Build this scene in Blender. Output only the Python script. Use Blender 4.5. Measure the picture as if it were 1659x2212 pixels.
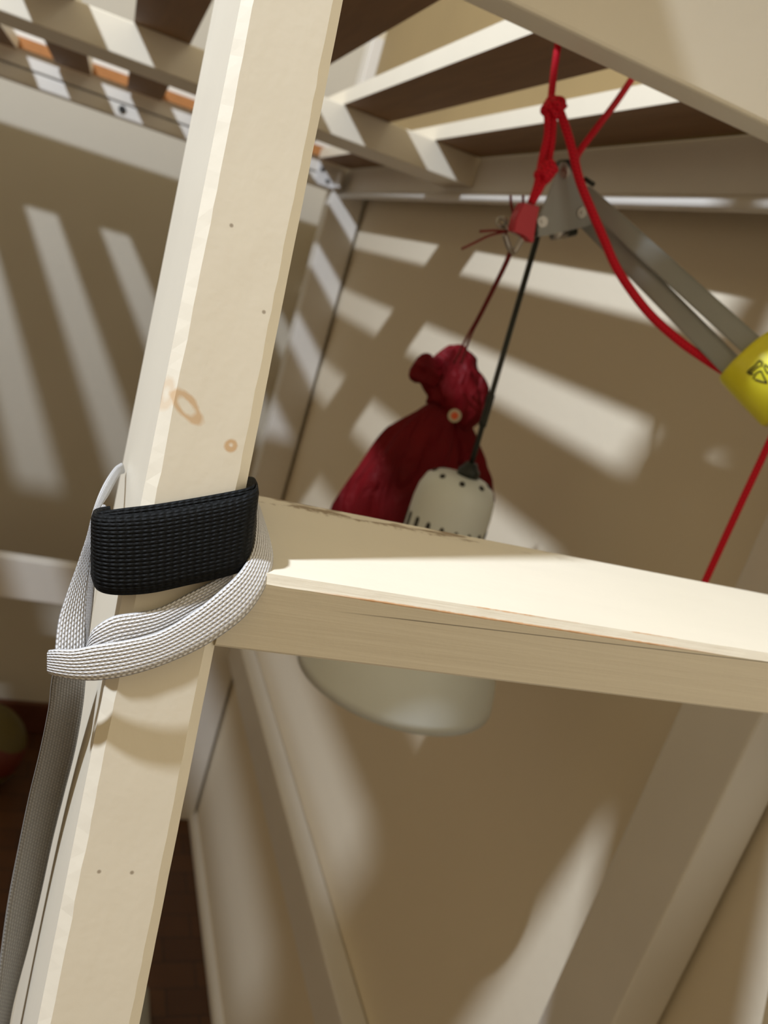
import bpy, bmesh, math, random
from mathutils import Vector, Matrix, noise
random.seed(7)
S = bpy.context.scene
for o in list(bpy.data.objects): bpy.data.objects.remove(o)
COL = S.collection
PI = math.pi

# ------------------------------------------------------------------ camera
F = 1775.66; CX, CY = 829.5, 1106.0; CZ = 1.43
RM = Matrix(((0.91218, -0.28984, 0.28969), (0.18109, -0.34906, -0.91944), (0.36761, 0.89115, -0.26592)))
cd = bpy.data.cameras.new('camera'); cam = bpy.data.objects.new('camera', cd); COL.objects.link(cam)
cd.sensor_fit = 'VERTICAL'; cd.sensor_height = 36.0; cd.sensor_width = 27.0; cd.lens = F * 36.0 / 2212.0
cd.clip_start = 0.01; cd.clip_end = 50
r0, r1, r2 = RM[0], RM[1], RM[2]
rot = Matrix((r0, -r1, -r2)).transposed()
cam.matrix_world = Matrix.Translation((0, 0, CZ)) @ rot.to_4x4()
cd.dof.use_dof = True; cd.dof.focus_distance = 0.218; cd.dof.aperture_fstop = 18.0
S.camera = cam
S.view_settings.view_transform = 'Standard'; S.view_settings.look = 'None'
S.view_settings.exposure = 0.0; S.view_settings.gamma = 1.0; S.view_settings.use_curve_mapping = False

# ------------------------------------------------------------------ light
w = bpy.data.worlds.new('world'); S.world = w; w.use_nodes = True
bg = w.node_tree.nodes['Background']; bg.inputs[0].default_value = (1.0, 0.80, 0.44, 1); bg.inputs[1].default_value = 0.51
kd = bpy.data.lights.new('ceiling_bulb', 'POINT'); kd.energy = 133; kd.color = (0.80, 0.885, 1.0); kd.shadow_soft_size = 0.03
key = bpy.data.objects.new('ceiling_bulb', kd); COL.objects.link(key); key.location = (-0.80, 0.21, CZ + 1.12)

# ------------------------------------------------------------------ pixel helpers (photo is 1659 x 2212)
def ray(x, y): return RM.transposed() @ Vector((x - CX, y - CY, F))
def atY(x, y, Y): v = ray(x, y); v = v * (Y / v.y); return Vector((v.x, v.y, v.z + CZ))
def atX(x, y, X): v = ray(x, y); v = v * (X / v.x); return Vector((v.x, v.y, v.z + CZ))
def atZ(x, y, Z): v = ray(x, y); v = v * ((Z - CZ) / v.z); return Vector((v.x, v.y, v.z + CZ))
K = 0.8; KV = K / 0.9; LEAN = 0.296
YF = 0.2846 * K
def onst(x, y, v=0.0):      # on a plane parallel to the leaning front face of the ladder, v towards the viewer
    d = ray(x, y); t = (YF - 1.043 * v) / (d.y - LEAN * d.z); d = d * t
    return Vector((d.x, d.y, d.z + CZ))
def depth(p): q = Vector((p.x, p.y, p.z - CZ)); return r2.dot(q)
def pxm(n, p): return n * depth(p) / F      # n pixels at point p, in metres
CAMR = Vector(r0); CAMU = -Vector(r1); CAMF = Vector(r2)

# ------------------------------------------------------------------ materials
def new_mat(name):
    m = bpy.data.materials.new(name); m.use_nodes = True
    nt = m.node_tree; b = nt.nodes['Principled BSDF']; return m, nt, b
def N(nt, t, **k):
    n = nt.nodes.new(t)
    for a, v in k.items(): setattr(n, a, v)
    return n
def mathn(nt, op, a, b=None, clamp=False):
    n = nt.nodes.new('ShaderNodeMath'); n.operation = op; n.use_clamp = clamp
    for i, v in enumerate((a, b)):
        if v is None: continue
        if isinstance(v, (int, float)): n.inputs[i].default_value = v
        else: nt.links.new(v, n.inputs[i])
    return n.outputs[0]
def mixc(nt, fac, a, b):
    n = nt.nodes.new('ShaderNodeMix'); n.data_type = 'RGBA'
    for i, v in ((0, fac), (6, a), (7, b)):
        if isinstance(v, (int, float)): n.inputs[i].default_value = v
        elif isinstance(v, tuple): n.inputs[i].default_value = (*v, 1)
        else: nt.links.new(v, n.inputs[i])
    return n.outputs[2]
def ramp(nt, x, lo, hi):
    n = nt.nodes.new('ShaderNodeMapRange'); n.inputs[1].default_value = lo; n.inputs[2].default_value = hi
    nt.links.new(x, n.inputs[0]); return n.outputs[0]
def noisen(nt, vec, scale, detail=4, stretch=None, dist=0.0):
    if stretch:
        mp = nt.nodes.new('ShaderNodeMapping'); mp.inputs[3].default_value = stretch; nt.links.new(vec, mp.inputs[0]); vec = mp.outputs[0]
    n = nt.nodes.new('ShaderNodeTexNoise'); n.inputs['Scale'].default_value = scale; n.inputs['Detail'].default_value = detail
    n.inputs['Distortion'].default_value = dist; nt.links.new(vec, n.inputs['Vector']); return n.outputs[0]
def bump(nt, b, h, strength, dist):
    n = nt.nodes.new('ShaderNodeBump'); n.inputs[0].default_value = strength; n.inputs[1].default_value = dist
    nt.links.new(h, n.inputs['Height']); nt.links.new(n.outputs[0], b.inputs['Normal'])
def pos(nt): return nt.nodes.new('ShaderNodeNewGeometry').outputs['Position']
def sep(nt, v):
    n = nt.nodes.new('ShaderNodeSeparateXYZ'); nt.links.new(v, n.inputs[0]); return n.outputs
def simple(name, col, rough=0.5, metal=0.0, nscale=0, namt=0.12, bumpd=0.0, bscale=None):
    m, nt, b = new_mat(name); b.inputs['Roughness'].default_value = rough; b.inputs['Metallic'].default_value = metal
    p = pos(nt)
    if nscale:
        n = noisen(nt, p, nscale)
        dark = tuple(c * (1 - namt) for c in col); lite = tuple(min(1, c * (1 + namt)) for c in col)
        nt.links.new(mixc(nt, n, dark, lite), b.inputs['Base Color'])
    else: b.inputs['Base Color'].default_value = (*col, 1)
    if bumpd: bump(nt, b, noisen(nt, p, bscale or 150), 0.6, bumpd)
    return m

CREAM = (0.775, 0.712, 0.588)
def paint(name, col=CREAM, grain=None, gs=0.0006):
    m, nt, b = new_mat(name); p = pos(nt); b.inputs['Roughness'].default_value = 0.42
    n1 = noisen(nt, p, 14, 3); n2 = noisen(nt, p, 420, 2)
    c = mixc(nt, n1, tuple(x * 0.95 for x in col), tuple(min(1, x * 1.04) for x in col))
    nt.links.new(c, b.inputs['Base Color'])
    h = mathn(nt, 'ADD', mathn(nt, 'MULTIPLY', n1, 0.9), mathn(nt, 'MULTIPLY', n2, 0.12))
    if grain: h = mathn(nt, 'ADD', h, mathn(nt, 'MULTIPLY', noisen(nt, p, 60, 5, grain), 1.1))
    bump(nt, b, h, 0.5, gs)
    return m, nt, b, p, c
M = {}
M['paint'] = paint('cream_paint')[0]
M['bedpaint'] = paint('bed_paint', (0.76, 0.72, 0.66))[0]
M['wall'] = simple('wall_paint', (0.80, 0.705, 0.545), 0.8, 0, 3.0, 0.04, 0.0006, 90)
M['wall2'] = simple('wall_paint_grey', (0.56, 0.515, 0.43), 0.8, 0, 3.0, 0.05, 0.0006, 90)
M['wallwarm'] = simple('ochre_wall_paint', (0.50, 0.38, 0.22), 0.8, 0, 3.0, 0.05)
M['white'] = simple('white_metal', (0.74, 0.72, 0.70), 0.35, 0.1, 60, 0.05)
M['dark'] = simple('dark_hole', (0.02, 0.018, 0.015), 0.7)
M['blackmetal'] = simple('black_metal', (0.012, 0.016, 0.013), 0.45)
M['grey'] = simple('grey_lacquer', (0.35, 0.365, 0.35), 0.42, 0.1, 30, 0.05)
M['silver'] = simple('silver_lacquer', (0.74, 0.79, 0.78), 0.36, 0.0, 30, 0.04)
M['steel'] = simple('steel', (0.45, 0.42, 0.38), 0.3, 0.9)
M['redplastic'] = simple('red_plastic', (0.55, 0.012, 0.03), 0.4)
M['darkred'] = simple('dark_red_string', (0.20, 0.015, 0.015), 0.7)
M['orange'] = simple('orange_webbing', (0.42, 0.17, 0.045), 0.7, 0, 80, 0.15)
M['chest'] = simple('dark_stained_wood', (0.10, 0.028, 0.010), 0.5, 0, 9, 0.3)
M['boxgrey'] = simple('grey_plastic', (0.24, 0.22, 0.17), 0.5)
M['button'] = simple('cream_plastic', (0.55, 0.48, 0.34), 0.4)
M['buttonc'] = simple('orange_plastic', (0.70, 0.10, 0.02), 0.4)
M['ink'] = simple('black_ink', (0.03, 0.03, 0.008), 0.5)

# pine slat underside
m, nt, b = new_mat('bare_pine'); p = pos(nt)
g = noisen(nt, p, 9, 5, (9, 0.7, 9), 1.5)
nt.links.new(mixc(nt, g, (0.17, 0.088, 0.034), (0.31, 0.165, 0.068)), b.inputs['Base Color']); b.inputs['Roughness'].default_value = 0.65
M['pine'] = m
M['dimpanel'] = simple('dim_panel_tan', (0.29, 0.205, 0.09), 0.6, 0, 6, 0.12)  # colour kept dark so the view through the slat gaps stays dim
# floor boards (dark, reddish)
m, nt, b = new_mat('dark_floorboards'); p = pos(nt)
br = nt.nodes.new('ShaderNodeTexBrick'); br.inputs['Scale'].default_value = 4.0; br.inputs['Mortar Size'].default_value = 0.008
br.inputs['Color1'].default_value = (0.055, 0.017, 0.004, 1); br.inputs['Color2'].default_value = (0.095, 0.034, 0.008, 1); br.inputs['Mortar'].default_value = (0.01, 0.004, 0.002, 1)
nt.links.new(p, br.inputs['Vector'])
g = noisen(nt, p, 7, 5, (1.0, 6, 1))
nt.links.new(mixc(nt, mathn(nt, 'MULTIPLY', g, 0.6), br.outputs[0], (0.10, 0.04, 0.012)), b.inputs['Base Color']); b.inputs['Roughness'].default_value = 0.45
M['floor'] = m

# stringer paint with rust-coloured ring stains and dents
def vdist(nt, p, c, sc=None):
    s = nt.nodes.new('ShaderNodeVectorMath'); s.operation = 'SUBTRACT'; nt.links.new(p, s.inputs[0]); s.inputs[1].default_value = c
    o = s.outputs[0]
    if sc:
        mp = nt.nodes.new('ShaderNodeMapping'); mp.vector_type = 'POINT'
        mp.inputs[2].default_value = sc[0]; mp.inputs[3].default_value = sc[1]; nt.links.new(o, mp.inputs[0]); o = mp.outputs[0]
    l = nt.nodes.new('ShaderNodeVectorMath'); l.operation = 'LENGTH'; nt.links.new(o, l.inputs[0]); return l.outputs['Value']
m, nt, b, p, c = paint('ladder_paint', CREAM, (1.0, 1.0, 0.25))
wob = noisen(nt, p, 260, 3)
def ringmask(d, r, wd):
    e = mathn(nt, 'ABSOLUTE', mathn(nt, 'SUBTRACT', d, r))
    e = mathn(nt, 'ADD', e, mathn(nt, 'MULTIPLY', mathn(nt, 'SUBTRACT', wob, 0.5), wd * 1.3))
    return ramp(nt, e, wd, wd * 0.25)
s1 = onst(499, 962); s2 = onst(403, 880); s3 = onst(358, 850)
k1 = mathn(nt, 'MULTIPLY', ringmask(vdist(nt, p, s1), 0.0011, 0.00095), 0.8)
def ellip(c_, a_, b_):
    s_ = nt.nodes.new('ShaderNodeVectorMath'); s_.operation = 'SUBTRACT'; nt.links.new(p, s_.inputs[0]); s_.inputs[1].default_value = c_
    o_ = []
    for ax_ in (a_, b_):
        d_ = nt.nodes.new('ShaderNodeVectorMath'); d_.operation = 'DOT_PRODUCT'; nt.links.new(s_.outputs[0], d_.inputs[0]); d_.inputs[1].default_value = ax_ / ax_.length_squared
        o_.append(mathn(nt, 'POWER', mathn(nt, 'ABSOLUTE', d_.outputs['Value']), 2.0))
    return mathn(nt, 'SQRT', mathn(nt, 'ADD', *o_))
k2 = mathn(nt, 'MULTIPLY', ringmask(ellip(onst(403, 878), onst(431, 910) - onst(403, 878), onst(418, 866) - onst(403, 878)), 0.85, 0.45), 0.7)
k3 = mathn(nt, 'MULTIPLY', ringmask(vdist(nt, p, s3, ((0, 0, 0), (1.3, 0.5, 0.6))), 0.0022, 0.0011), 0.35)
k = mathn(nt, 'MAXIMUM', mathn(nt, 'MAXIMUM', k1, k2), k3)
c2 = mixc(nt, k, c, (0.60, 0.36, 0.16))
# small dark knocks
for px in ((570, 674), (285, 1885), (500, 487), (214, 1883)):
    dk = ramp(nt, vdist(nt, p, onst(*px)), 0.0007, 0.0003)
    c2 = mixc(nt, mathn(nt, 'MULTIPLY', dk, 0.65), c2, (0.16, 0.10, 0.05))
nt.links.new(c2, b.inputs['Base Color']); M['stringer'] = m

# step paint with worn edges and a hairline crack
ZT, ZB, YS, YB = -0.1033 * K + CZ, -0.1322 * K + CZ, 0.2475 * K, 0.335 * K
CHY, CHZ = 0.0019 * K, 0.0033 * K
m, nt, b, p, c = paint('step_paint', CREAM, (0.16, 1.2, 5.0), 0.0008)
x, y, z = sep(nt, p)
nz = noisen(nt, p, 120, 5, (0.35, 1, 1)); nzf = noisen(nt, p, 420, 4)
nl = noisen(nt, p, 26, 2, (1, 0.2, 0.2))
chip = ramp(nt, nz, 0.47, 0.53)
topn = mathn(nt, 'GREATER_THAN', z, ZT - 0.0004)
backd = mathn(nt, 'SUBTRACT', YB, y)
backm = mathn(nt, 'MULTIPLY', ramp(nt, mathn(nt, 'ADD', backd, mathn(nt, 'MULTIPLY', nzf, 0.010)), 0.0135, 0.0105), chip)
backm = mathn(nt, 'MULTIPLY', backm, ramp(nt, x, 0.20, 0.15))
e1 = mathn(nt, 'ABSOLUTE', mathn(nt, 'SUBTRACT', y, YS + CHY)); e1 = mathn(nt, 'ADD', e1, mathn(nt, 'MULTIPLY', nzf, 0.0006))
e2 = mathn(nt, 'ADD', mathn(nt, 'ABSOLUTE', mathn(nt, 'SUBTRACT', z, ZT - CHZ)), mathn(nt, 'MULTIPLY', nzf, 0.0004))
e2 = mathn(nt, 'MAXIMUM', e2, mathn(nt, 'SUBTRACT', y, YS + 0.0006))
m1 = mathn(nt, 'MULTIPLY', ramp(nt, e1, 0.0006, 0.0003), mathn(nt, 'MULTIPLY', ramp(nt, nl, 0.47, 0.53), topn))
m2 = mathn(nt, 'MULTIPLY', ramp(nt, e2, 0.0006, 0.00035), mathn(nt, 'MULTIPLY', ramp(nt, x, 0.067, 0.085), ramp(nt, x, 0.218, 0.187)))
inb = mathn(nt, 'MULTIPLY', ramp(nt, x, 0.08, 0.094), ramp(nt, x, 0.21, 0.18))
m1 = mathn(nt, 'MULTIPLY', m1, inb)
wear = mathn(nt, 'MAXIMUM', m1, m2)
c2 = mixc(nt, mathn(nt, 'MULTIPLY', backm, 0.8), c, (0.22, 0.135, 0.06))
c2 = mixc(nt, mathn(nt, 'MULTIPLY', wear, 0.85), c2, (0.62, 0.32, 0.13))
# crack: a straight line on the front face
za, zb_ = -0.1109 * K + CZ, -0.1069 * K + CZ; xa, xb = 0.1557 * K, 0.2958 * K
line = mathn(nt, 'ADD', za - xa * (zb_ - za) / (xb - xa), mathn(nt, 'MULTIPLY', x, (zb_ - za) / (xb - xa)))
ck = ramp(nt, mathn(nt, 'ABSOLUTE', mathn(nt, 'SUBTRACT', z, line)), 0.00022, 0.00008)
ck = mathn(nt, 'MULTIPLY', ck, mathn(nt, 'LESS_THAN', y, YS + 0.0003))
ck = mathn(nt, 'MULTIPLY', ck, ramp(nt, x, 0.075, 0.098))
c2 = mixc(nt, mathn(nt, 'MULTIPLY', ck, 0.75), c2, (0.08, 0.06, 0.04))
nt.links.new(c2, b.inputs['Base Color']); M['step'] = m

# woven materials (uv: u metres along, v 0..1 across)
def woven(name, dark, lite, ribs, stitch, depth_, rough=0.75, chev=0.0, sheen=0.0, rnd=0.35, parity=True):
    m, nt, b = new_mat(name); b.inputs['Roughness'].default_value = rough
    uv = nt.nodes.new('ShaderNodeUVMap').outputs[0]; u, v, _ = sep(nt, uv)
    rib = mathn(nt, 'ABSOLUTE', mathn(nt, 'SINE', mathn(nt, 'MULTIPLY', v, PI * ribs)))
    par = mathn(nt, 'FLOOR', mathn(nt, 'MULTIPLY', v, ribs))
    par = mathn(nt, 'MULTIPLY', mathn(nt, 'MODULO', par, 2.0), PI if parity else 0.5)
    ph = mathn(nt, 'ADD', mathn(nt, 'MULTIPLY', u, stitch), par)
    tri = mathn(nt, 'PINGPONG', mathn(nt, 'MULTIPLY', v, ribs), 0.5)
    ph = mathn(nt, 'ADD', ph, mathn(nt, 'MULTIPLY', tri, chev))
    st = mathn(nt, 'ADD', mathn(nt, 'MULTIPLY', mathn(nt, 'SINE', ph), 0.5), 0.5)
    h = mathn(nt, 'MULTIPLY', rib, mathn(nt, 'ADD', mathn(nt, 'MULTIPLY', st, 0.65), 0.35))
    nz = noisen(nt, pos(nt), 900, 3)
    h = mathn(nt, 'ADD', h, mathn(nt, 'MULTIPLY', nz, rnd))
    nt.links.new(mixc(nt, ramp(nt, h, 0.05, 1.1), dark, lite), b.inputs['Base Color'])
    bump(nt, b, h, 0.9, depth_)
    if sheen: b.inputs['Sheen Weight'].default_value = sheen
    return m
M['lace'] = woven('grey_braid', (0.46, 0.445, 0.44), (0.84, 0.825, 0.83), 10, 4600, 0.0006, 0.55, 2.6)
M['black'] = woven('black_webbing', (0.0008, 0.0010, 0.0011), (0.006, 0.0065, 0.007), 20, 3300, 0.00035, 0.6, rnd=1.0, parity=False)
M['black'].node_tree.nodes['Principled BSDF'].inputs['Specular IOR Level'].default_value = 0.12
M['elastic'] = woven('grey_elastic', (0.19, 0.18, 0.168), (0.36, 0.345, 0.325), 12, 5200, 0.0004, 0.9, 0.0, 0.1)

# rope
m, nt, b = new_mat('red_braided_cord'); uv = nt.nodes.new('ShaderNodeUVMap').outputs[0]; u, v, _ = sep(nt, uv)
a1 = mathn(nt, 'SINE', mathn(nt, 'ADD', mathn(nt, 'MULTIPLY', u, 2400), mathn(nt, 'MULTIPLY', v, 2 * PI * 4)))
a2 = mathn(nt, 'SINE', mathn(nt, 'SUBTRACT', mathn(nt, 'MULTIPLY', u, 2400), mathn(nt, 'MULTIPLY', v, 2 * PI * 4)))
h = mathn(nt, 'ADD', mathn(nt, 'MULTIPLY', mathn(nt, 'MAXIMUM', a1, a2), 0.5), 0.5)
nt.links.new(mixc(nt, h, (0.42, 0.003, 0.012), (0.85, 0.012, 0.04)), b.inputs['Base Color']); b.inputs['Specular IOR Level'].default_value = 0.25; b.inputs['Roughness'].default_value = 0.6
bump(nt, b, h, 0.8, 0.0004); M['rope'] = m
# pouch cloth
m, nt, b = new_mat('crimson_cloth'); p = pos(nt); n = noisen(nt, p, 22, 4)
nt.links.new(mixc(nt, n, (0.07, 0.001, 0.003), (0.24, 0.004, 0.010)), b.inputs['Base Color']); b.inputs['Roughness'].default_value = 0.6; b.inputs['Specular IOR Level'].default_value = 0.2
n2 = noisen(nt, p, 38, 3, (1.6, 1.6, 0.45), 0.8); bump(nt, b, n2, 1.0, 0.010); M['cloth'] = m
# ball with bands
m, nt, b = new_mat('banded_rubber'); p = pos(nt); x, y, z = sep(nt, p)
t = mathn(nt, 'FRACT', mathn(nt, 'ADD', mathn(nt, 'MULTIPLY', z, 7.0), mathn(nt, 'MULTIPLY', x, 4.0)))
nt.links.new(mixc(nt, mathn(nt, 'GREATER_THAN', t, 0.5), (0.10, 0.075, 0.012), (0.11, 0.014, 0.004)), b.inputs['Base Color']); b.inputs['Roughness'].default_value = 0.5
M['ball'] = m
m, nt, b = new_mat('yellow_tape'); p = pos(nt)
nt.links.new(mixc(nt, noisen(nt, p, 90), (0.82, 0.77, 0.035), (0.93, 0.87, 0.05)), b.inputs['Base Color']); b.inputs['Roughness'].default_value = 0.28
M['yellow'] = m

# ------------------------------------------------------------------ mesh helpers
def tag(o, label=None, cat=None, group=None, kind=None):
    for k_, v_ in (('label', label), ('category', cat), ('group', group), ('kind', kind)):
        if v_: o[k_] = v_
    return o
def empty(name, loc, label, cat, group=None):
    o = bpy.data.objects.new(name, None); COL.objects.link(o); o.location = loc; o.empty_display_size = 0.05
    return tag(o, label, cat, group)
def link(name, bm, mats, parent=None, smooth=False, uv=None):
    root = parent
    off = Vector((0, 0, 0))
    while root is not None: off += root.location; root = root.parent
    me = bpy.data.meshes.new(name)
    bmesh.ops.recalc_face_normals(bm, faces=bm.faces[:])
    bm.to_mesh(me); bm.free()
    if parent is not None: me.transform(Matrix.Translation(-off))
    for m_ in (mats if isinstance(mats, (list, tuple)) else [mats]): me.materials.append(m_)
    if smooth:
        for f in me.polygons: f.use_smooth = True
    o = bpy.data.objects.new(name, me); COL.objects.link(o); o.parent = parent
    return o
def top(o, cz=None):            # move origin of a top-level mesh to its base centre
    me = o.data; vs = [v.co.copy() for v in me.vertices]
    mn = Vector((min(v.x for v in vs), min(v.y for v in vs), min(v.z for v in vs))); mx = Vector((max(v.x for v in vs), max(v.y for v in vs), max(v.z for v in vs)))
    c = Vector(((mn.x + mx.x) / 2, (mn.y + mx.y) / 2, mn.z)); me.transform(Matrix.Translation(-c)); o.location = c; return o
def box(bm, x0, x1, y0, y1, z0, z1, bev=0.0, seg=2, mat=0):
    r = bmesh.ops.create_cube(bm, size=1)
    vs = r['verts']
    for v in vs: v.co = Vector(((x0 + x1) / 2 + v.co.x * (x1 - x0), (y0 + y1) / 2 + v.co.y * (y1 - y0), (z0 + z1) / 2 + v.co.z * (z1 - z0)))
    fs = {f for v in vs for f in v.link_faces}
    for f in fs: f.material_index = mat
    if bev:
        es = list({e for v in vs for e in v.link_edges})
        bmesh.ops.bevel(bm, geom=es, offset=bev, segments=seg, profile=0.5, affect='EDGES')
    return vs
def mbox(name, dims, mat, parent=None, bev=0.002, z=True):
    bm = bmesh.new(); x0, x1, y0, y1, z0, z1 = dims
    box(bm, x0, x1, y0, y1, z0 + CZ, z1 + CZ, bev); return link(name, bm, mat, parent)
def spline(pts, n):             # Catmull-Rom through n-dim points
    P = [Vector(p) if not isinstance(p, Vector) else p for p in pts]
    P = [P[0] * 2 - P[1]] + P + [P[-1] * 2 - P[-2]]; out = []
    for i in range(1, len(P) - 2):
        a, b_, c_, d = P[i - 1], P[i], P[i + 1], P[i + 2]
        for j in range(n):
            t = j / n
            out.append(0.5 * (b_ * 2 + (c_ - a) * t + (a * 2 - b_ * 5 + c_ * 4 - d) * t * t + (b_ * 3 - a - c_ * 3 + d) * t ** 3))
    out.append(P[-2].copy()); return out
def tube(bm, pts, r, sides=10, n=6, sm=True, caps=True):
    path = spline(pts, n) if sm and len(pts) > 2 else [Vector(p) for p in pts]
    uvl = bm.loops.layers.uv.verify()
    rings = []; L = 0.0; Ls = []; up = None
    for i, p in enumerate(path):
        t = (path[min(i + 1, len(path) - 1)] - path[max(i - 1, 0)]).normalized()
        if up is None: up = t.orthogonal().normalized()
        up = (up - t * up.dot(t)).normalized(); s = t.cross(up)
        rr = r(i / (len(path) - 1)) if callable(r) else r
        if i: L += (p - path[i - 1]).length
        Ls.append(L)
        rings.append([bm.verts.new(p + (up * math.cos(a) + s * math.sin(a)) * rr) for a in [2 * PI * q / sides for q in range(sides)]])
    for i in range(len(rings) - 1):
        for q in range(sides):
            f = bm.faces.new((rings[i][q], rings[i][(q + 1) % sides], rings[i + 1][(q + 1) % sides], rings[i + 1][q])); f.smooth = True
            for lp, (uu, vv) in zip(f.loops, ((Ls[i], q), (Ls[i], q + 1), (Ls[i + 1], q + 1), (Ls[i + 1], q))): lp[uvl].uv = (uu, vv / sides)
    if caps:
        bm.faces.new(rings[0][::-1]); bm.faces.new(rings[-1])
def mtube(name, pts, r, mat, parent=None, **k):
    bm = bmesh.new(); tube(bm, pts, r, **k); return link(name, bm, mat, parent)
def ribbon(bm, ctrl, th=0.0016, n=8, nv=6, f=None, bulge=0.0):
    """ctrl: (x0,y0,x1,y1,v[,v1]) pixel edges of a strap, with distance from the ladder's front plane"""
    A = spline([(c[0], c[1], c[4]) for c in ctrl], n); B = spline([(c[2], c[3], c[5] if len(c) > 5 else c[4]) for c in ctrl], n)
    uvl = bm.loops.layers.uv.verify(); grid = []; L = 0; Ls = []; th *= KV
    for i, (a, b_) in enumerate(zip(A, B)):
        row = []
        for j in range(nv + 1):
            t = j / nv; q = a.lerp(b_, t); row.append(onst(q.x, q.y, KV * (q.z + bulge * (1 - (2 * t - 1) ** 2))))
        if i: L += (row[nv // 2] - grid[-1][nv // 2]).length
        Ls.append(L); grid.append(row)
    nr = len(grid)
    nrm = []
    for i in range(nr):
        rr = []
        for j in range(nv + 1):
            du = grid[min(i + 1, nr - 1)][j] - grid[max(i - 1, 0)][j]; dv = grid[i][min(j + 1, nv)] - grid[i][max(j - 1, 0)]
            q = du.cross(dv); rr.append(q.normalized() if q.length > 1e-12 else Vector((0, -1, 0)))
        nrm.append(rr)
    V = [[[bm.verts.new(grid[i][j] + nrm[i][j] * s * (0.5 if 0 < j < nv else 0.15)) for j in range(nv + 1)] for i in range(nr)] for s in (th, -th)]
    def quad(vs, uvs):
        try: f_ = bm.faces.new(vs)
        except ValueError: return
        f_.smooth = True
        for lp, q in zip(f_.loops, uvs): lp[uvl].uv = q
    for k_ in (0, 1):
        for i in range(nr - 1):
            for j in range(nv):
                quad((V[k_][i][j], V[k_][i][j + 1], V[k_][i + 1][j + 1], V[k_][i + 1][j]), ((Ls[i], j / nv), (Ls[i], (j + 1) / nv), (Ls[i + 1], (j + 1) / nv), (Ls[i + 1], j / nv)))
    for i in range(nr - 1):
        for j in (0, nv): quad((V[0][i][j], V[0][i + 1][j], V[1][i + 1][j], V[1][i][j]), [(Ls[i], j / nv)] * 4)
    for i in (0, nr - 1):
        for j in range(nv): quad((V[0][i][j], V[0][i][j + 1], V[1][i][j + 1], V[1][i][j]), [(Ls[i], j / nv)] * 4)
def mribbon(name, ctrl, mat, parent=None, **k):
    bm = bmesh.new(); ribbon(bm, ctrl, **k); return link(name, bm, mat, parent)
def lathe(bm, c, prof, seg=48, axis=None):
    rings = []
    for r, z in prof: rings.append([bm.verts.new(Vector((c.x + r * math.cos(a), c.y + r * math.sin(a), z))) for a in [2 * PI * q / seg for q in range(seg)]])
    for i in range(len(rings) - 1):
        for q in range(seg):
            f = bm.faces.new((rings[i][q], rings[i][(q + 1) % seg], rings[i + 1][(q + 1) % seg], rings[i + 1][q])); f.smooth = True
    return rings
def prism(bm, pts, nrm, th):    # extruded polygon
    a = [bm.verts.new(p + nrm * th / 2) for p in pts]; b_ = [bm.verts.new(p - nrm * th / 2) for p in pts]
    bm.faces.new(a); bm.faces.new(b_[::-1])
    for i in range(len(pts)): j = (i + 1) % len(pts); bm.faces.new((a[i], a[j], b_[j], b_[i]))
def disc(bm, c, nrm, r, th, seg=20):
    u_ = nrm.orthogonal().normalized(); v_ = nrm.cross(u_)
    prism(bm, [c + (u_ * math.cos(a) + v_ * math.sin(a)) * r for a in [2 * PI * q / seg for q in range(seg)]], nrm, th)

# ------------------------------------------------------------------ setting
XW, YW = 0.478, 2.083
def struct(o): o['kind'] = 'structure'; return o
struct(top(mbox('floor', (-2.6, XW, -2.2, YW, -CZ - 0.05, -CZ), M['floor'], bev=0)))
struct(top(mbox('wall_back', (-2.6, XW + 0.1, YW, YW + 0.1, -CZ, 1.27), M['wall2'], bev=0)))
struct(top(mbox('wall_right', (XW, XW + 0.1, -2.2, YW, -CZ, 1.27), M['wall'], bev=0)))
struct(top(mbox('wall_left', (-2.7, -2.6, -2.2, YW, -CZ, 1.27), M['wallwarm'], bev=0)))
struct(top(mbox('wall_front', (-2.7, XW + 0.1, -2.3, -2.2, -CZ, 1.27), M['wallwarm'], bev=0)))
struct(top(mbox('baseboard_back', (-2.6, XW - 0.02, YW - 0.016, YW, -CZ, -1.339), M['chest'], bev=0.004)))
bm = bmesh.new()
prism(bm, [Vector((XW, 0, -0.0 + z_)) + Vector((-x_, 0, 0)) for x_, z_ in ((0, 0), (0.018, 0), (0.018, 0.006), (0.014, 0.014), (0.006, 0.018), (0, 0.018))], Vector((0, 1, 0)), 4.0)
for v in bm.verts: v.co.y += YW - 2.0
struct(top(link('baseboard_right', bm, M['bedpaint'])))

# ------------------------------------------------------------------ loft bed
bed = empty('loft_bed', (-0.6, 1.1, 0), 'cream painted wooden loft bed frame with a slatted base seen from below', 'bed')
XL = -1.62; BP = M['bedpaint']
mbox('front_rail', (XL, 0.43, 0.39, 0.4155, 0.128, 0.33), M['paint'], bed, 0.002)
mbox('front_guard', (XL, -0.06, 0.39, 0.4155, 0.3305, 0.53), M['paint'], bed, 0.002)
mbox('rear_rail', (XL, 0.40, 1.745, 1.79, 0.151, 0.2286), BP, bed, 0.0015)
mbox('rear_rail_lip', (XL, 0.40, 1.748, 1.79, 0.125, 0.149), BP, bed, 0.003)
mbox('end_board', (0.42, 0.445, 0.416, 1.745, 0.126, 0.1745), BP, bed, 0.002)
mbox('added_dim_panel', (0.422, 0.443, 0.416, 1.745, 0.175, 0.62), M['dimpanel'], bed, 0.002)  # added panel; its dark tan stands in for dimness above the slats
bm = bmesh.new(); tube(bm, [(0.4195, 0.416, 0.1235 + CZ), (0.4195, 1.744, 0.1235 + CZ)], 0.0065, 14, sm=False); link('end_board_bead', bm, BP, bed)
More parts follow.
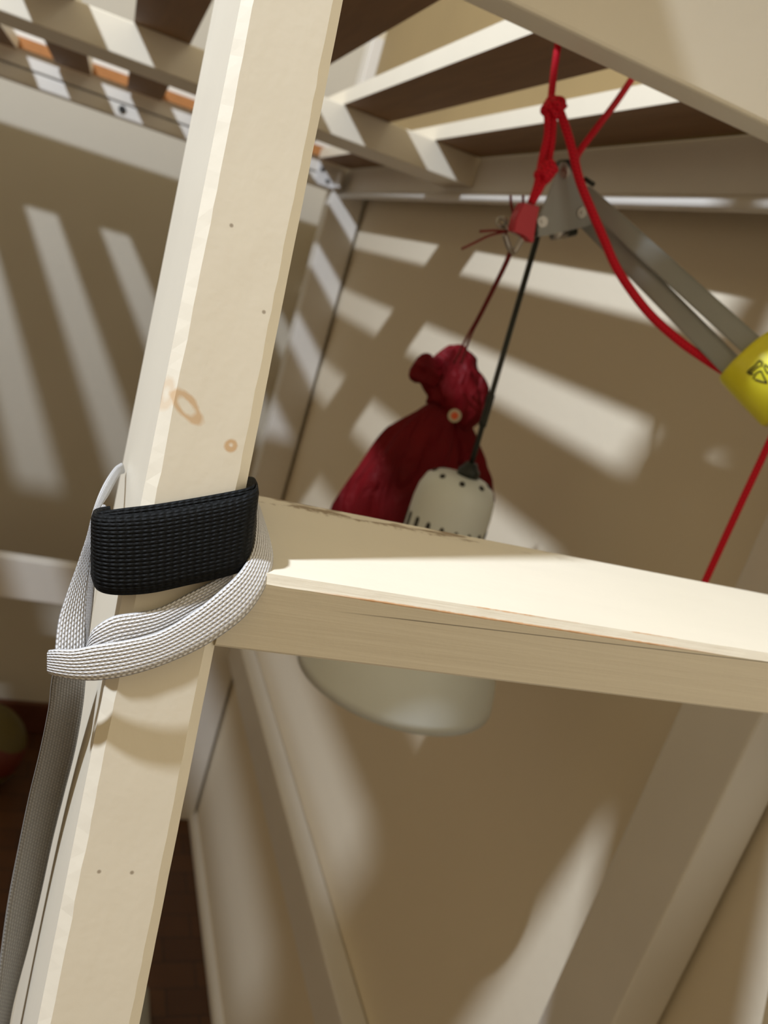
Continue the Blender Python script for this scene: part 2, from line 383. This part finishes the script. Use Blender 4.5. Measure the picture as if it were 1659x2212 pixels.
mbox('center_beam', (XL, 0.42, 1.064, 1.168, 0.137, 0.1735), M['paint'], bed, 0.0012)
mbox('left_end_board', (XL - 0.025, XL, 0.416, 1.745, 0.126, 0.30), BP, bed, 0.002)
for nm, d in (('leg', (0.43, 0.473, 0.3476, 0.41, -CZ, 0.42)), ('leg', (0.40, 0.470, 1.746, 1.797, -CZ, 0.42)),
              ('leg', (XL - 0.06, XL - 0.026, 0.3476, 0.41, -CZ, 0.42)), ('leg', (XL - 0.06, XL - 0.026, 1.746, 1.797, -CZ, 0.42))):
    mbox(nm, d, BP, bed, 0.002)
mbox('end_stretcher', (0.443, 0.477, 0.41, 1.745, -0.950, -0.870), BP, bed, 0.003)
mbox('rear_stretcher', (XL, 0.40, 1.765, 1.797, -0.885, -0.79), BP, bed, 0.003)
mbox('webbing_strip', (XL, 0.40, 1.732, 1.7345, 0.1785, 0.196), M['orange'], bed, 0)
# slats: cream sides, bare pine underside
def slat_mesh():
    bm = bmesh.new(); box(bm, 0, 0.0615, 0.4165, 1.730, 0.1737 + CZ, 0.1915 + CZ, 0)
    bm.normal_update()
    for f in bm.faces: f.material_index = 1 if f.normal.z < -0.5 else 0
    return bm
first = None
for k_ in range(-14, 2):
    xs = 0.2302 + 0.123 * k_
    if first is None:
        first = link('slat', slat_mesh(), [M['paint'], M['pine']], bed); first.location.x = xs
    else:
        o = first.copy(); COL.objects.link(o); o.location.x = xs
# corner bracket on the rear rail and a bolt hole
bm = bmesh.new(); box(bm, 0.358, 0.405, 1.7395, 1.7445, 0.128 + CZ, 0.170 + CZ, 0.0015); box(bm, 0.398, 0.4035, 1.70, 1.744, 0.131 + CZ, 0.163 + CZ, 0.0015)
brk = link('corner_bracket', bm, M['white'], bed)
for bx_, bz_ in ((0.368, 0.157), (0.384, 0.139)):
    bm = bmesh.new(); disc(bm, Vector((bx_, 1.739, bz_ + CZ)), Vector((0, -1, 0)), 0.004, 0.003); link('bolt', bm, M['dark'], brk)
bm = bmesh.new(); disc(bm, Vector((-0.0176, 1.7475, 0.1395 + CZ)), Vector((0, -1, 0)), 0.0065, 0.006); tag(link('bolt_hole', bm, M['dark'], bed), 'dark disc for a bolt hole')  # dark disc stands in for the shade inside an open hole

# ------------------------------------------------------------------ ladder
lad = empty('ladder', (0.2, -0.05, 0), 'cream painted ladder leaning on the loft bed, worn step edges', 'ladder')
def stringer(x0, x1, seed):
    ch = 0.0037 * K; bm = bmesh.new()
    zb, zt = -CZ, 0.32
    yf = lambda z_: YF + LEAN * z_
    yc = lambda z_: 0.2886 * K + LEAN * z_
    yb = lambda z_: 0.4187 * K + LEAN * z_
    NR = 420
    def x_edges(): return [(x0, 'b'), (x0, 'c'), (x0 + ch, 'f'), (x1 - ch - 0.0003, 'f'), (x1, 'c'), (x1, 'b')]
    rings = []
    zs = [zb + (zt - zb) * i / NR for i in range(NR + 1)]
    zs = sorted(zs + [0.1235, 0.1245])
    for z_ in zs:
        ring = []
        for q, (xx, kd_) in enumerate(x_edges()):
            yy = {'b': yb, 'c': yc, 'f': yf}[kd_](z_)
            if kd_ == 'b' and z_ > 0.124: yy = min(yy, 0.3885)
            if kd_ == 'b': yy = max(yy, yc(z_) + 0.002)
            w_ = 0.0003 * noise.noise(Vector((q * 7.3 + seed, z_ * 55, 0))) + 0.0003 * noise.noise(Vector((q * 3.1 + seed, z_ * 260, 4)))
            if q in (2, 3): xx += w_ * (1 if q == 2 else -1)
            if q in (1, 4): yy += w_
            ring.append(bm.verts.new((xx, yy, z_ + CZ)))
        rings.append(ring)
    for i in range(len(rings) - 1):
        for q in range(6): bm.faces.new((rings[i][q], rings[i][(q + 1) % 6], rings[i + 1][(q + 1) % 6], rings[i + 1][q]))
    bm.faces.new(rings[0]); bm.faces.new(rings[-1])
    return link('stringer', bm, M['stringer'], lad)
SX0, SX1 = 0.0256 * K, 0.0583 * K
stringer(SX0, SX1, 0); stringer(0.402, 0.428, 40)
def step(dz, ymax=None):
    bm = bmesh.new(); x0, x1 = SX1 - 0.0002, 0.4022; dy = LEAN * dz
    yb = YB + dy if ymax is None else min(YB + dy, ymax)
    prof = [(YS + dy, ZB + dz + 0.001), (YS + dy, ZT + dz - CHZ), (YS + dy + CHY, ZT + dz), (yb - 0.001, ZT + dz), (yb, ZT + dz - 0.001), (yb, ZB + dz + 0.002), (yb - 0.002, ZB + dz), (YS + dy + 0.001, ZB + dz)]
    NX = 120; rings = []
    for i in range(NX + 1):
        xx = x0 + (x1 - x0) * i / NX
        rings.append([bm.verts.new((xx, y_ + (0.00012 * noise.noise(Vector((xx * 120, q * 5.1, dz))) if q in (2, 3) else 0), z_ + (0.00015 * noise.noise(Vector((xx * 150, q * 3.3, dz + 9))) if q == 1 else 0))) for q, (y_, z_) in enumerate(prof)])
    for i in range(NX):
        for q in range(8): bm.faces.new((rings[i][q], rings[i][(q + 1) % 8], rings[i + 1][(q + 1) % 8], rings[i + 1][q]))
    bm.faces.new(rings[0]); bm.faces.new(rings[-1])
    return link('step', bm, M['step'] if dz == 0 else M['paint'], lad)
for dz in (0.0, 0.31, -0.31, -0.62, -0.93): step(dz, 0.3885)
# batten behind the near stringer, below the strap
bm = bmesh.new(); zt_ = onst(215, 1275, -0.09).z - CZ; pts = []
for z_, a_ in ((-CZ, 0.0020), (-CZ, 0.018), (zt_, 0.018), (zt_, 0.0020)): pts.append(Vector((SX0 + 0.0112, 0.4187 * K + LEAN * z_ + a_, z_ + CZ)))
prism(bm, pts, Vector((1, 0, 0)), 0.023); link('back_batten', bm, M['paint'], lad)

# ------------------------------------------------------------------ straps round the ladder
def strap_root(name, px, v, label, cat):
    return empty(name, onst(*px, v), label, cat)
blk = strap_root('webbing_loop', (380, 1280), 0.004, 'wide black woven webbing loop flattened round the ladder upright above the step', 'strap')
mribbon('outer_band', [(236, 1093, 236, 1236, -0.016), (214, 1097, 214, 1245, -0.012), (203, 1104, 202, 1254, -0.006), (212, 1111, 214, 1276, 0.0015), (250, 1113, 252, 1285, 0.0042),
    (330, 1107, 325, 1281, 0.0052), (420, 1093, 410, 1263, 0.0052), (500, 1077, 482, 1247, 0.005), (543, 1062, 522, 1233, 0.0038),
    (555, 1051, 535, 1218, -0.0005), (552, 1038, 538, 1190, -0.012), (544, 1030, 535, 1165, -0.04), (520, 1030, 520, 1150, -0.08)], M['black'], blk, th=0.0017, n=10, nv=10, bulge=0.0006)
mribbon('inner_band', [(216, 1104, 216, 1220, -0.008), (213, 1105, 213, 1230, -0.002), (262, 1098, 262, 1230, 0.0016), (330, 1090, 330, 1225, 0.0016), (400, 1079, 400, 1215, 0.0016),
    (480, 1065, 475, 1200, 0.0016), (533, 1054, 522, 1185, 0.0012), (549, 1046, 536, 1175, -0.003), (546, 1036, 535, 1165, -0.02)], M['black'], blk, th=0.0015, n=8, nv=8)
lc = strap_root('braided_lace', (300, 1460), 0.004, 'pale grey flat braided lace wrapped below the black webbing on the ladder upright', 'lace')
mribbon('rising_band', [(262, 1000, 268, 1022, -0.085), (246, 1012, 256, 1030, -0.07), (222, 1050, 234, 1070, -0.045), (202, 1100, 212, 1108, -0.018), (186, 1160, 203, 1162, -0.012), (166, 1220, 196, 1222, -0.010),
    (143, 1285, 189, 1285, -0.008), (126, 1340, 186, 1340, -0.006), (119, 1400, 184, 1402, -0.003), (120, 1430, 182, 1432, -0.002)], M['lace'], lc, th=0.0012, n=8, nv=6)
mribbon('rising_band_fold', [(222, 1090, 230, 1100, -0.022), (206, 1118, 214, 1120, -0.016), (200, 1162, 211, 1164, -0.012), (192, 1222, 207, 1224, -0.010), (187, 1285, 203, 1287, -0.008),
    (184, 1340, 197, 1342, -0.006), (182, 1400, 190, 1402, -0.004)], M['lace'], lc, th=0.0012, n=8, nv=4)
mribbon('inner_wrap', [(178, 1420, 178, 1440, -0.010), (190, 1385, 190, 1425, -0.004), (205, 1356, 212, 1420, 0.0022), (245, 1331, 255, 1410, 0.0035), (300, 1322, 310, 1395, 0.0035), (345, 1312, 360, 1375, 0.0035),
    (410, 1280, 425, 1340, 0.0033), (475, 1245, 490, 1300, 0.003), (520, 1205, 540, 1260, 0.0015), (540, 1160, 562, 1210, -0.006), (545, 1100, 560, 1130, -0.03)], M['lace'], lc, th=0.0012, n=8, nv=6, bulge=0.0004)
mribbon('outer_wrap', [(150, 1412, 150, 1462, -0.007), (118, 1405, 120, 1460, -0.006), (107, 1404, 107, 1456, -0.001), (125, 1402, 128, 1462, 0.003), (160, 1402, 165, 1468, 0.005), (205, 1393, 215, 1469, 0.0065),
    (275, 1382, 285, 1457, 0.0075), (345, 1364, 362, 1432, 0.0078), (420, 1320, 445, 1393, 0.0078), (480, 1272, 520, 1340, 0.0075), (520, 1232, 562, 1288, 0.006), (543, 1190, 584, 1235, 0.002),
    (550, 1150, 589, 1196, -0.004), (552, 1110, 577, 1150, -0.014), (548, 1070, 560, 1100, -0.04)], M['lace'], lc, th=0.0013, n=8, nv=8, bulge=0.0003)
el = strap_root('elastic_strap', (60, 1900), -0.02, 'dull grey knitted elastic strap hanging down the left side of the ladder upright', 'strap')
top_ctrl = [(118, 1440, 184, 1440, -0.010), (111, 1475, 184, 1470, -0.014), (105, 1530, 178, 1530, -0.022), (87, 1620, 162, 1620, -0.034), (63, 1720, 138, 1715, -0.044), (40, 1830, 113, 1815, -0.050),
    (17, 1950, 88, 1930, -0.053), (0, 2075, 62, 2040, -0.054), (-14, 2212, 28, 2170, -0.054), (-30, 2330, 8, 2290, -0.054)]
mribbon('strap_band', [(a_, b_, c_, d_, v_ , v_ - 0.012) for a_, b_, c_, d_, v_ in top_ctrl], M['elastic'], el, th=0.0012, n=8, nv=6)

# ------------------------------------------------------------------ hanging desk lamp
LY = 0.55; hc = atY(975, 1100, LY)
lamp = empty('desk_lamp', (hc.x, hc.y, hc.z - 0.15), 'grey metal desk lamp hung upside down on red cord under the bed', 'lamp')
bm = bmesh.new()
hz = hc.z
lathe(bm, hc, [(0.0005, hz + 0.0285), (0.012, hz + 0.0282), (0.020, hz + 0.0265), (0.0265, hz + 0.022), (0.0300, hz + 0.013), (0.0312, hz + 0.002), (0.0315, hz - 0.030), (0.0315, hz - 0.046), (0.0335, hz - 0.052)], 56)
head = link('lamp_head', bm, M['silver'], lamp)
for q in range(18):          # vent slots low on the housing, holes on its crown
    a_ = 2 * PI * q / 18; bm = bmesh.new(); n_ = Vector((math.cos(a_), math.sin(a_), 0)); t_ = Vector((-n_.y, n_.x, 0)); c_ = Vector((hc.x, hc.y, hz - 0.018)) + n_ * 0.0312
    prism(bm, [c_ + t_ * dx_ + Vector((0, 0, dz_)) for dx_, dz_ in ((-0.0016, -0.010), (0.0016, -0.010), (0.0016, 0.008), (0.0008, 0.010), (-0.0008, 0.010), (-0.0016, 0.008))], n_, 0.0016)
    link('vent_slot', bm, M['dark'], head)
for q in range(8):
    a_ = 2 * PI * (q + 0.5) / 8; bm = bmesh.new(); n_ = Vector((math.cos(a_) * 0.55, math.sin(a_) * 0.55, 0.83)).normalized(); c_ = Vector((hc.x + math.cos(a_) * 0.0215, hc.y + math.sin(a_) * 0.0215, hz + 0.0258))
    disc(bm, c_, n_, 0.0022, 0.0012, 12); link('vent_hole', bm, M['dark'], head)
bm = bmesh.new(); zr = CZ - 0.30
prof = [(0.0335, hz - 0.052), (0.040, hz - 0.058), (0.052, hz - 0.070), (0.064, hz - 0.088), (0.073, hz - 0.108), (0.0790, zr + 0.022), (0.0815, zr + 0.008), (0.0825, zr), (0.0812, zr), (0.0775, zr + 0.022), (0.0715, hz - 0.109), (0.0625, hz - 0.090), (0.050, hz - 0.072), (0.032, hz - 0.057)]
lathe(bm, hc, prof, 72); link('lamp_shade', bm, M['silver'], lamp)
bm = bmesh.new(); lathe(bm, Vector((hc.x, hc.y, 0)), [(0.0003, hz - 0.085), (0.010, hz - 0.083), (0.018, hz - 0.074), (0.016, hz - 0.062), (0.010, hz - 0.054)], 24); link('bulb', bm, M['white'], lamp)
st_top = atY(1163, 505, 0.545); st_bot = Vector((hc.x + 0.004, hc.y, hz + 0.033)); 
def lp(t): return st_bot.lerp(st_top, t)
bm = bmesh.new(); tube(bm, [st_bot, lp(0.22), lp(0.24), lp(0.26), st_top], lambda t: 0.0021, 12, 1, sm=False); link('stem', bm, M['blackmetal'], lamp)
bm = bmesh.new(); tube(bm, [lp(0.20), lp(0.22), lp(0.32), lp(0.34)], 0.0029, 12, 1, sm=False); link('stem_joint', bm, M['blackmetal'], lamp)
bm = bmesh.new(); lathe(bm, Vector((st_bot.x, st_bot.y, 0)), [(0.0005, hz + 0.0395), (0.0045, hz + 0.039), (0.0065, hz + 0.035), (0.0085, hz + 0.033), (0.0085, hz + 0.0275), (0.0005, hz + 0.0275)], 24); link('stem_collar', bm, M['blackmetal'], lamp)
# triangular joint plate
PY = 0.53
def plate_pts(px, Y, r_px, seg=6):    # rounded polygon from corner pixels
    out = []
    n_ = len(px)
    for i in range(n_):
        p0, p1, p2 = Vector(px[i - 1]), Vector(px[i]), Vector(px[(i + 1) % n_])
        d0 = (p0 - p1).normalized(); d1 = (p2 - p1).normalized()
        for s_ in range(seg + 1):
            t = s_ / seg; a_ = p1 + d0 * r_px * (1 - t) ** 2 + d1 * r_px * t ** 2
            out.append(atY(a_.x, a_.y, Y))
    return out
fwd = Vector((0, 1, 0))
for Y_, nm in ((PY, 'joint_plate'), (PY + 0.016, 'joint_plate')):
    bm = bmesh.new(); prism(bm, plate_pts([(1217, 338), (1290, 484), (1146, 516)] if Y_ == PY else [(1222, 336), (1296, 482), (1152, 514)], Y_, 26), fwd, 0.0022); bmesh.ops.bevel(bm, geom=bm.edges[:], offset=0.0004, segments=1, affect='EDGES'); pl = link(nm, bm, M['grey'], lamp)
    if Y_ == PY:
        for q in ((1219, 373), (1172, 479), (1257, 459)):
            bm = bmesh.new(); c_ = atY(*q, PY - 0.0016); disc(bm, c_, fwd, 0.0036, 0.0014, 20); disc(bm, c_ - fwd * 0.0008, fwd, 0.0016, 0.0016, 12); link('rivet', bm, M['steel'], pl)
bm = bmesh.new(); c0 = atY(1216, 358, PY + 0.008); 
prism(bm, [atY(x_, y_, PY + 0.008) for x_, y_ in ((1200, 372), (1204, 352), (1218, 344), (1234, 352), (1240, 372))], fwd, 0.012); link('pivot_bush', bm, M['blackmetal'], lamp)
bm = bmesh.new(); tube(bm, [atY(1192, 505, PY + .004), atY(1222, 502, PY + .004)], 0.0042, 12, sm=False); link('clamp_screw', bm, M['steel'], lamp)
bm = bmesh.new(); tube(bm, [atY(1212, 503, PY + .004), atY(1242, 497, PY + .004)], 0.0038, 12, sm=False); link('clamp_knob', bm, M['blackmetal'], lamp)
bm = bmesh.new(); tube(bm, [atY(1262, 385, PY + .008), atY(1284, 400, PY + .004)], 0.0016, 8, sm=False); link('spring_pin', bm, M['blackmetal'], lamp)
# two parallel square arm tubes coming towards the viewer to the right
def sqbar(name, a, b_, w_, mat, parent):
    d = (b_ - a).normalized(); up = (Vector((0, 0, 1)) - d * d.z).normalized(); s = d.cross(up); bm = bmesh.new(); h_ = w_ / 2
    A = [bm.verts.new(a + up * i * h_ + s * j * h_) for i, j in ((1, 1), (1, -1), (-1, -1), (-1, 1))]; B = [bm.verts.new(b_ + up * i * h_ + s * j * h_) for i, j in ((1, 1), (1, -1), (-1, -1), (-1, 1))]
    bm.faces.new(A); bm.faces.new(B[::-1])
    for i in range(4): bm.faces.new((A[i], A[(i + 1) % 4], B[(i + 1) % 4], B[i]))
    bmesh.ops.bevel(bm, geom=bm.edges[:], offset=0.0012, segments=2, affect='EDGES'); return link(name, bm, mat, parent)
a1, b1 = atY(1262, 420, 0.542), atY(1720, 832, 0.400)
a2, b2 = atY(1258, 462, 0.548), atY(1660, 872, 0.410)
sqbar('arm_tube', a1, b1, 0.0128, M['grey'], lamp); sqbar('arm_tube', a2, b2, 0.0128, M['grey'], lamp)
# tape wrapped round the arm
tc = atY(1662, 818, 0.415); tdir = ((b1 - a1).normalized() + (b2 - a2).normalized()).normalized()
bm = bmesh.new(); tr = 0.0195; up = (Vector((0, 0, 1)) - tdir * tdir.z).normalized(); s = tdir.cross(up); rings = []
for i, (t, rr) in enumerate(((-0.021, 0.0175), (-0.0205, 0.0190), (-0.018, 0.0198), (0.0, 0.0200), (0.018, 0.0198), (0.021, 0.0185))):
    rings.append([bm.verts.new(tc + tdir * t + (up * math.cos(a_) * 1.12 + s * math.sin(a_) * 0.80) * rr * (1 + 0.03 * math.sin(3 * a_ + i))) for a_ in [2 * PI * q / 40 for q in range(40)]])
for i in range(len(rings) - 1):
    for q in range(40): f = bm.faces.new((rings[i][q], rings[i][(q + 1) % 40], rings[i + 1][(q + 1) % 40], rings[i + 1][q])); f.smooth = True
bm.faces.new(rings[0]); bm.faces.new(rings[-1]); tape = link('tape_wrap', bm, M['yellow'], lamp); tag(tape, 'yellow tape with black letters')
from mathutils.bvhtree import BVHTree
bvh = BVHTree.FromPolygons([lamp.location + v.co for v in tape.data.vertices], [tuple(p_.vertices) for p_ in tape.data.polygons])
def on_tape(x_, y_):
    d = ray(x_, y_).normalized(); h_ = bvh.ray_cast(Vector((0, 0, CZ)), d); return (h_[0] - d * 0.0003) if h_[0] else None
for strokes in ([(1614, 806), (1618, 800), (1630, 790), (1640, 779)], [(1640, 779), (1647, 784), (1643, 792)], [(1617, 807), (1628, 799), (1640, 790)], [(1617, 807), (1627, 808)], [(1627, 818), (1634, 806), (1644, 801)], [(1644, 801), (1650, 814), (1657, 827)], [(1657, 827), (1644, 824), (1631, 819.5)], [(1650, 791), (1654, 800), (1659, 806), (1664, 805)], [(1652, 787), (1662, 795)]):
    ps = [on_tape(*q) for q in strokes]
    if all(ps): mtube('letter_stroke', ps, 0.0005, M['ink'], tape, sides=6, n=4)
mtube('cable_end', [atY(1640, 884, 0.412), atY(1655, 893, 0.410), atY(1690, 915, 0.40)], 0.0055, M['white'], lamp, sides=12)

# ------------------------------------------------------------------ red cord
rope = empty('red_cord', atY(1190, 235, 0.53), 'red braided cord knotted to the slats and holding up the grey lamp', 'cord')
RR = 0.0023
slat_z = 0.1736
def cord(pts, r=RR): return mtube('cord_strand', pts, r, M['rope'], rope, sides=10, n=8)
cord([atY(1206, 86, 0.546), atY(1204, 105, 0.543), atY(1196, 160, 0.535), atY(1189, 225, 0.527)])
cord([atY(1182, 240, 0.527), atY(1182, 290, 0.525), atY(1170, 345, 0.524), atY(1160, 400, 0.522), atY(1146, 440, 0.522)])
cord([atY(1196, 245, 0.527), atY(1193, 300, 0.525), atY(1186, 345, 0.524), atY(1183, 372, 0.522), atY(1168, 405, 0.521), atY(1148, 440, 0.521)])
cord([atY(1205, 230, 0.527), atY(1220, 270, 0.524), atY(1235, 320, 0.521), atY(1252, 390, 0.516), atY(1278, 455, 0.510), atY(1306, 520, 0.503), atY(1330, 575, 0.496), atY(1365, 630, 0.487), atY(1410, 685, 0.475), atY(1470, 738, 0.460), atY(1530, 780, 0.447), atY(1572, 806, 0.436)], 0.0029)
cord([atY(1366, 168, 0.548), atY(1358, 181, 0.546), atY(1330, 222, 0.540), atY(1290, 275, 0.530), atY(1250, 330, 0.524), atY(1244, 350, 0.522)])
cord([atY(1690, 890, 0.400), atY(1659, 962, 0.400), atY(1590, 1110, 0.398), atY(1524, 1254, 0.396), atY(1495, 1320, 0.395)], 0.0023)
def knot(c, r_, turns, tilt, rt=RR * 1.15, h_=0.004):
    pts = []
    for i in range(turns * 10 + 1):
        a_ = 2 * PI * i / 10; t = i / (turns * 10)
        loc = Vector((math.cos(a_) * r_, math.sin(a_) * r_ * 0.8, (t - 0.5) * 2 * h_ + 0.0012 * math.sin(2 * a_)))
        pts.append(c + tilt @ loc)
    mtube('knot', pts, rt, M['rope'], rope, sides=9, n=3)
k1c = atY(1194, 234, 0.527); knot(k1c, 0.0044, 3, Matrix.Rotation(0.25, 3, 'Y'), h_=0.0035); knot(atY(1204, 226, 0.524), 0.003, 2, Matrix.Rotation(1.2, 3, 'X'))
knot(atY(1180, 371, 0.521), 0.0036, 3, Matrix.Rotation(0.4, 3, 'Y'), h_=0.005)
# red cord lock
lk = empty('cord_lock', atY(1135, 505, 0.52), 'small red plastic cord lock beside the triangular lamp plate', 'cord lock')
bm = bmesh.new(); prism(bm, [atY(x_, y_, 0.516) for x_, y_ in ((1124, 437), (1160, 446), (1150, 490), (1147, 523), (1140, 524), (1130, 507), (1102, 500), (1108, 470))], fwd, 0.009)
bmesh.ops.bevel(bm, geom=bm.edges[:], offset=0.0007, segments=2, affect='EDGES'); link('lock_body', bm, M['redplastic'], lk)
mtube('spring_barrel', [atY(1147, 470, 0.527), atY(1150, 510, 0.527)], 0.004, M['blackmetal'], lk, sides=12)
kr = empty('key_ring', atY(1100, 520, 0.525), 'small dark metal ring and hook joining the cord lock to the pouch string', 'ring')
def ringpts(x_, y_, rpx, Y): return [atY(x_ + rpx * math.cos(a_), y_ + rpx * math.sin(a_), Y + 0.002 * math.sin(a_ * 2)) for a_ in [2 * PI * q / 16 for q in range(17)]]
mtube('ring', ringpts(1084, 480, 9.5, 0.527), 0.0013, M['steel'], kr, sides=8, n=2)
mtube('hook', [atY(1090, 488, .527), atY(1112, 500, .527), atY(1128, 510, .529), atY(1120, 528, .53), atY(1108, 545, .53), atY(1098, 530, .528), atY(1090, 505, .527)], 0.0019, M['steel'], kr, sides=8, n=5)
mtube('wire_pin', [atY(1103, 422, .523), atY(1104, 440, .523), atY(1110, 468, .522)], 0.0009, M['darkred'], kr, sides=6)
mtube('wire_pin', [atY(1130, 422, .523), atY(1130, 440, .523)], 0.0009, M['darkred'], kr, sides=6)

# ------------------------------------------------------------------ drawstring pouch
BY = 0.66
pouch = empty('drawstring_pouch', atY(800, 1250, BY), 'dark red cloth drawstring pouch hanging behind the lamp', 'pouch')
def loft(name, stations, mat, seg=40, folds=7, famp=0.10, n=6, seed=0.0, flat=0.55):
    """stations: (x, y, half width px, Y)"""
    C = spline([(a_[0], a_[1], a_[3]) for a_ in stations], n); W = spline([(a_[2], 0, 0) for a_ in stations], n); bm = bmesh.new(); rings = []
    for i, (c_, w_) in enumerate(zip(C, W)):
        t2 = Vector((C[min(i + 1, len(C) - 1)].x - C[max(i - 1, 0)].x, C[min(i + 1, len(C) - 1)].y - C[max(i - 1, 0)].y)).normalized()
        base = atY(c_.x, c_.y, c_.z); side = (CAMR * (-t2.y) + CAMU * (-t2.x)).normalized(); wm = pxm(max(w_.x, 0.5), base)
        ring = []
        for q in range(seg):
            a_ = 2 * PI * q / seg; fo = 1 + famp * (1 - 2 * abs(math.sin(0.5 * folds * a_ + seed + 0.30 * i / n)) ** 0.7) + famp * 0.6 * noise.noise(Vector((math.cos(a_) * 2 + seed, math.sin(a_) * 2, i * 0.16)))
            ring.append(bm.verts.new(base + (side * math.cos(a_) + CAMF * math.sin(a_) * flat) * wm * fo))
        rings.append(ring)
    for i in range(len(rings) - 1):
        for q in range(seg): f = bm.faces.new((rings[i][q], rings[i][(q + 1) % seg], rings[i + 1][(q + 1) % seg], rings[i + 1][q])); f.smooth = True
    bm.faces.new(rings[0]); bm.faces.new(rings[-1]); return link(name, bm, mat, pouch)
loft('pouch_body', [(968, 878, 26, BY - 0.006), (952, 905, 48, BY), (925, 950, 76, BY + 0.004), (890, 1010, 96, BY + 0.008), (855, 1080, 112, BY + 0.010), (822, 1160, 122, BY + 0.010), (800, 1240, 118, BY + 0.008), (790, 1290, 80, BY + 0.006), (788, 1302, 20, BY + 0.006)], M['cloth'], famp=0.10, folds=9)
loft('side_flap', [(985, 880, 14, BY - 0.01), (998, 920, 20, BY - 0.012), (1008, 965, 27, BY - 0.008), (1018, 1010, 33, BY - 0.004), (1026, 1050, 36, BY), (1030, 1090, 34, BY), (1030, 1120, 10, BY)], M['cloth'], famp=0.12, folds=4, seed=2.0, flat=0.4)
loft('gathered_mouth', [(975, 905, 34, BY - 0.010), (985, 893, 52, BY - 0.014), (990, 870, 60, BY - 0.014), (984, 840, 64, BY - 0.010), (970, 810, 62, BY - 0.006), (958, 785, 56, BY - 0.004), (948, 770, 42, BY - 0.004), (944, 765, 22, BY - 0.004)], M['cloth'], famp=0.16, folds=11, seed=1.0, flat=0.6)
loft('mouth_ruffle', [(950, 822, 24, BY - 0.012), (928, 806, 30, BY - 0.014), (912, 796, 33, BY - 0.014), (900, 788, 31, BY - 0.014), (894, 784, 16, BY - 0.014)], M['cloth'], famp=0.16, folds=6, seed=4.0, flat=0.7)
bt = atY(982, 898, BY - 0.045); bn = -ray(982, 898).normalized()
bm = bmesh.new(); disc(bm, bt, bn, pxm(15, bt), 0.004, 24); bmesh.ops.bevel(bm, geom=bm.edges[:], offset=0.0008, segments=2, affect='EDGES'); bo = link('cord_button', bm, M['button'], pouch)
bm = bmesh.new(); disc(bm, bt + bn * 0.0021, bn, pxm(8, bt), 0.0012, 18); link('button_center', bm, M['buttonc'], bo)
for o_ in (0, 1):
    mtube('drawstring', [atY(1102 + o_ * 5, 540, 0.53), atY(1085 + o_ * 5, 580, 0.54), atY(1035 + o_ * 5, 680, 0.58), atY(1010 + o_ * 7, 725, 0.60), atY(980 + o_ * 16, 785, 0.625)], 0.0010, M['darkred'], pouch, sides=6)
mtube('drawstring', [atY(1096, 500, 0.527), atY(1070, 498, 0.527), atY(1036, 500, 0.527)], 0.0009, M['darkred'], pouch, sides=6)
mtube('drawstring', [atY(1096, 500, 0.527), atY(1060, 508, 0.527), atY(1030, 522, 0.527), atY(997, 538, 0.527)], 0.0009, M['darkred'], pouch, sides=6)

# ------------------------------------------------------------------ things low on the floor
bc = atZ(-42, 1610, CZ - 1.327); rb = 0.103
bm = bmesh.new(); bmesh.ops.create_uvsphere(bm, u_segments=36, v_segments=24, radius=rb)
for v in bm.verts: v.co += bc
for f in bm.faces: f.smooth = True
tag(top(link('toy_ball', bm, M['ball'])), 'red and olive banded ball on the dark floor by the back wall', 'ball')
gb = atZ(314, 2215, 0.0)
bm = bmesh.new(); box(bm, gb.x - 0.09, gb.x, gb.y - 0.05, gb.y + 0.05, 0.0, 0.05, 0.012, 4)
tag(top(link('plastic_box', bm, M['boxgrey'])), 'small rounded grey box on the dark floor behind the ladder upright', 'box')
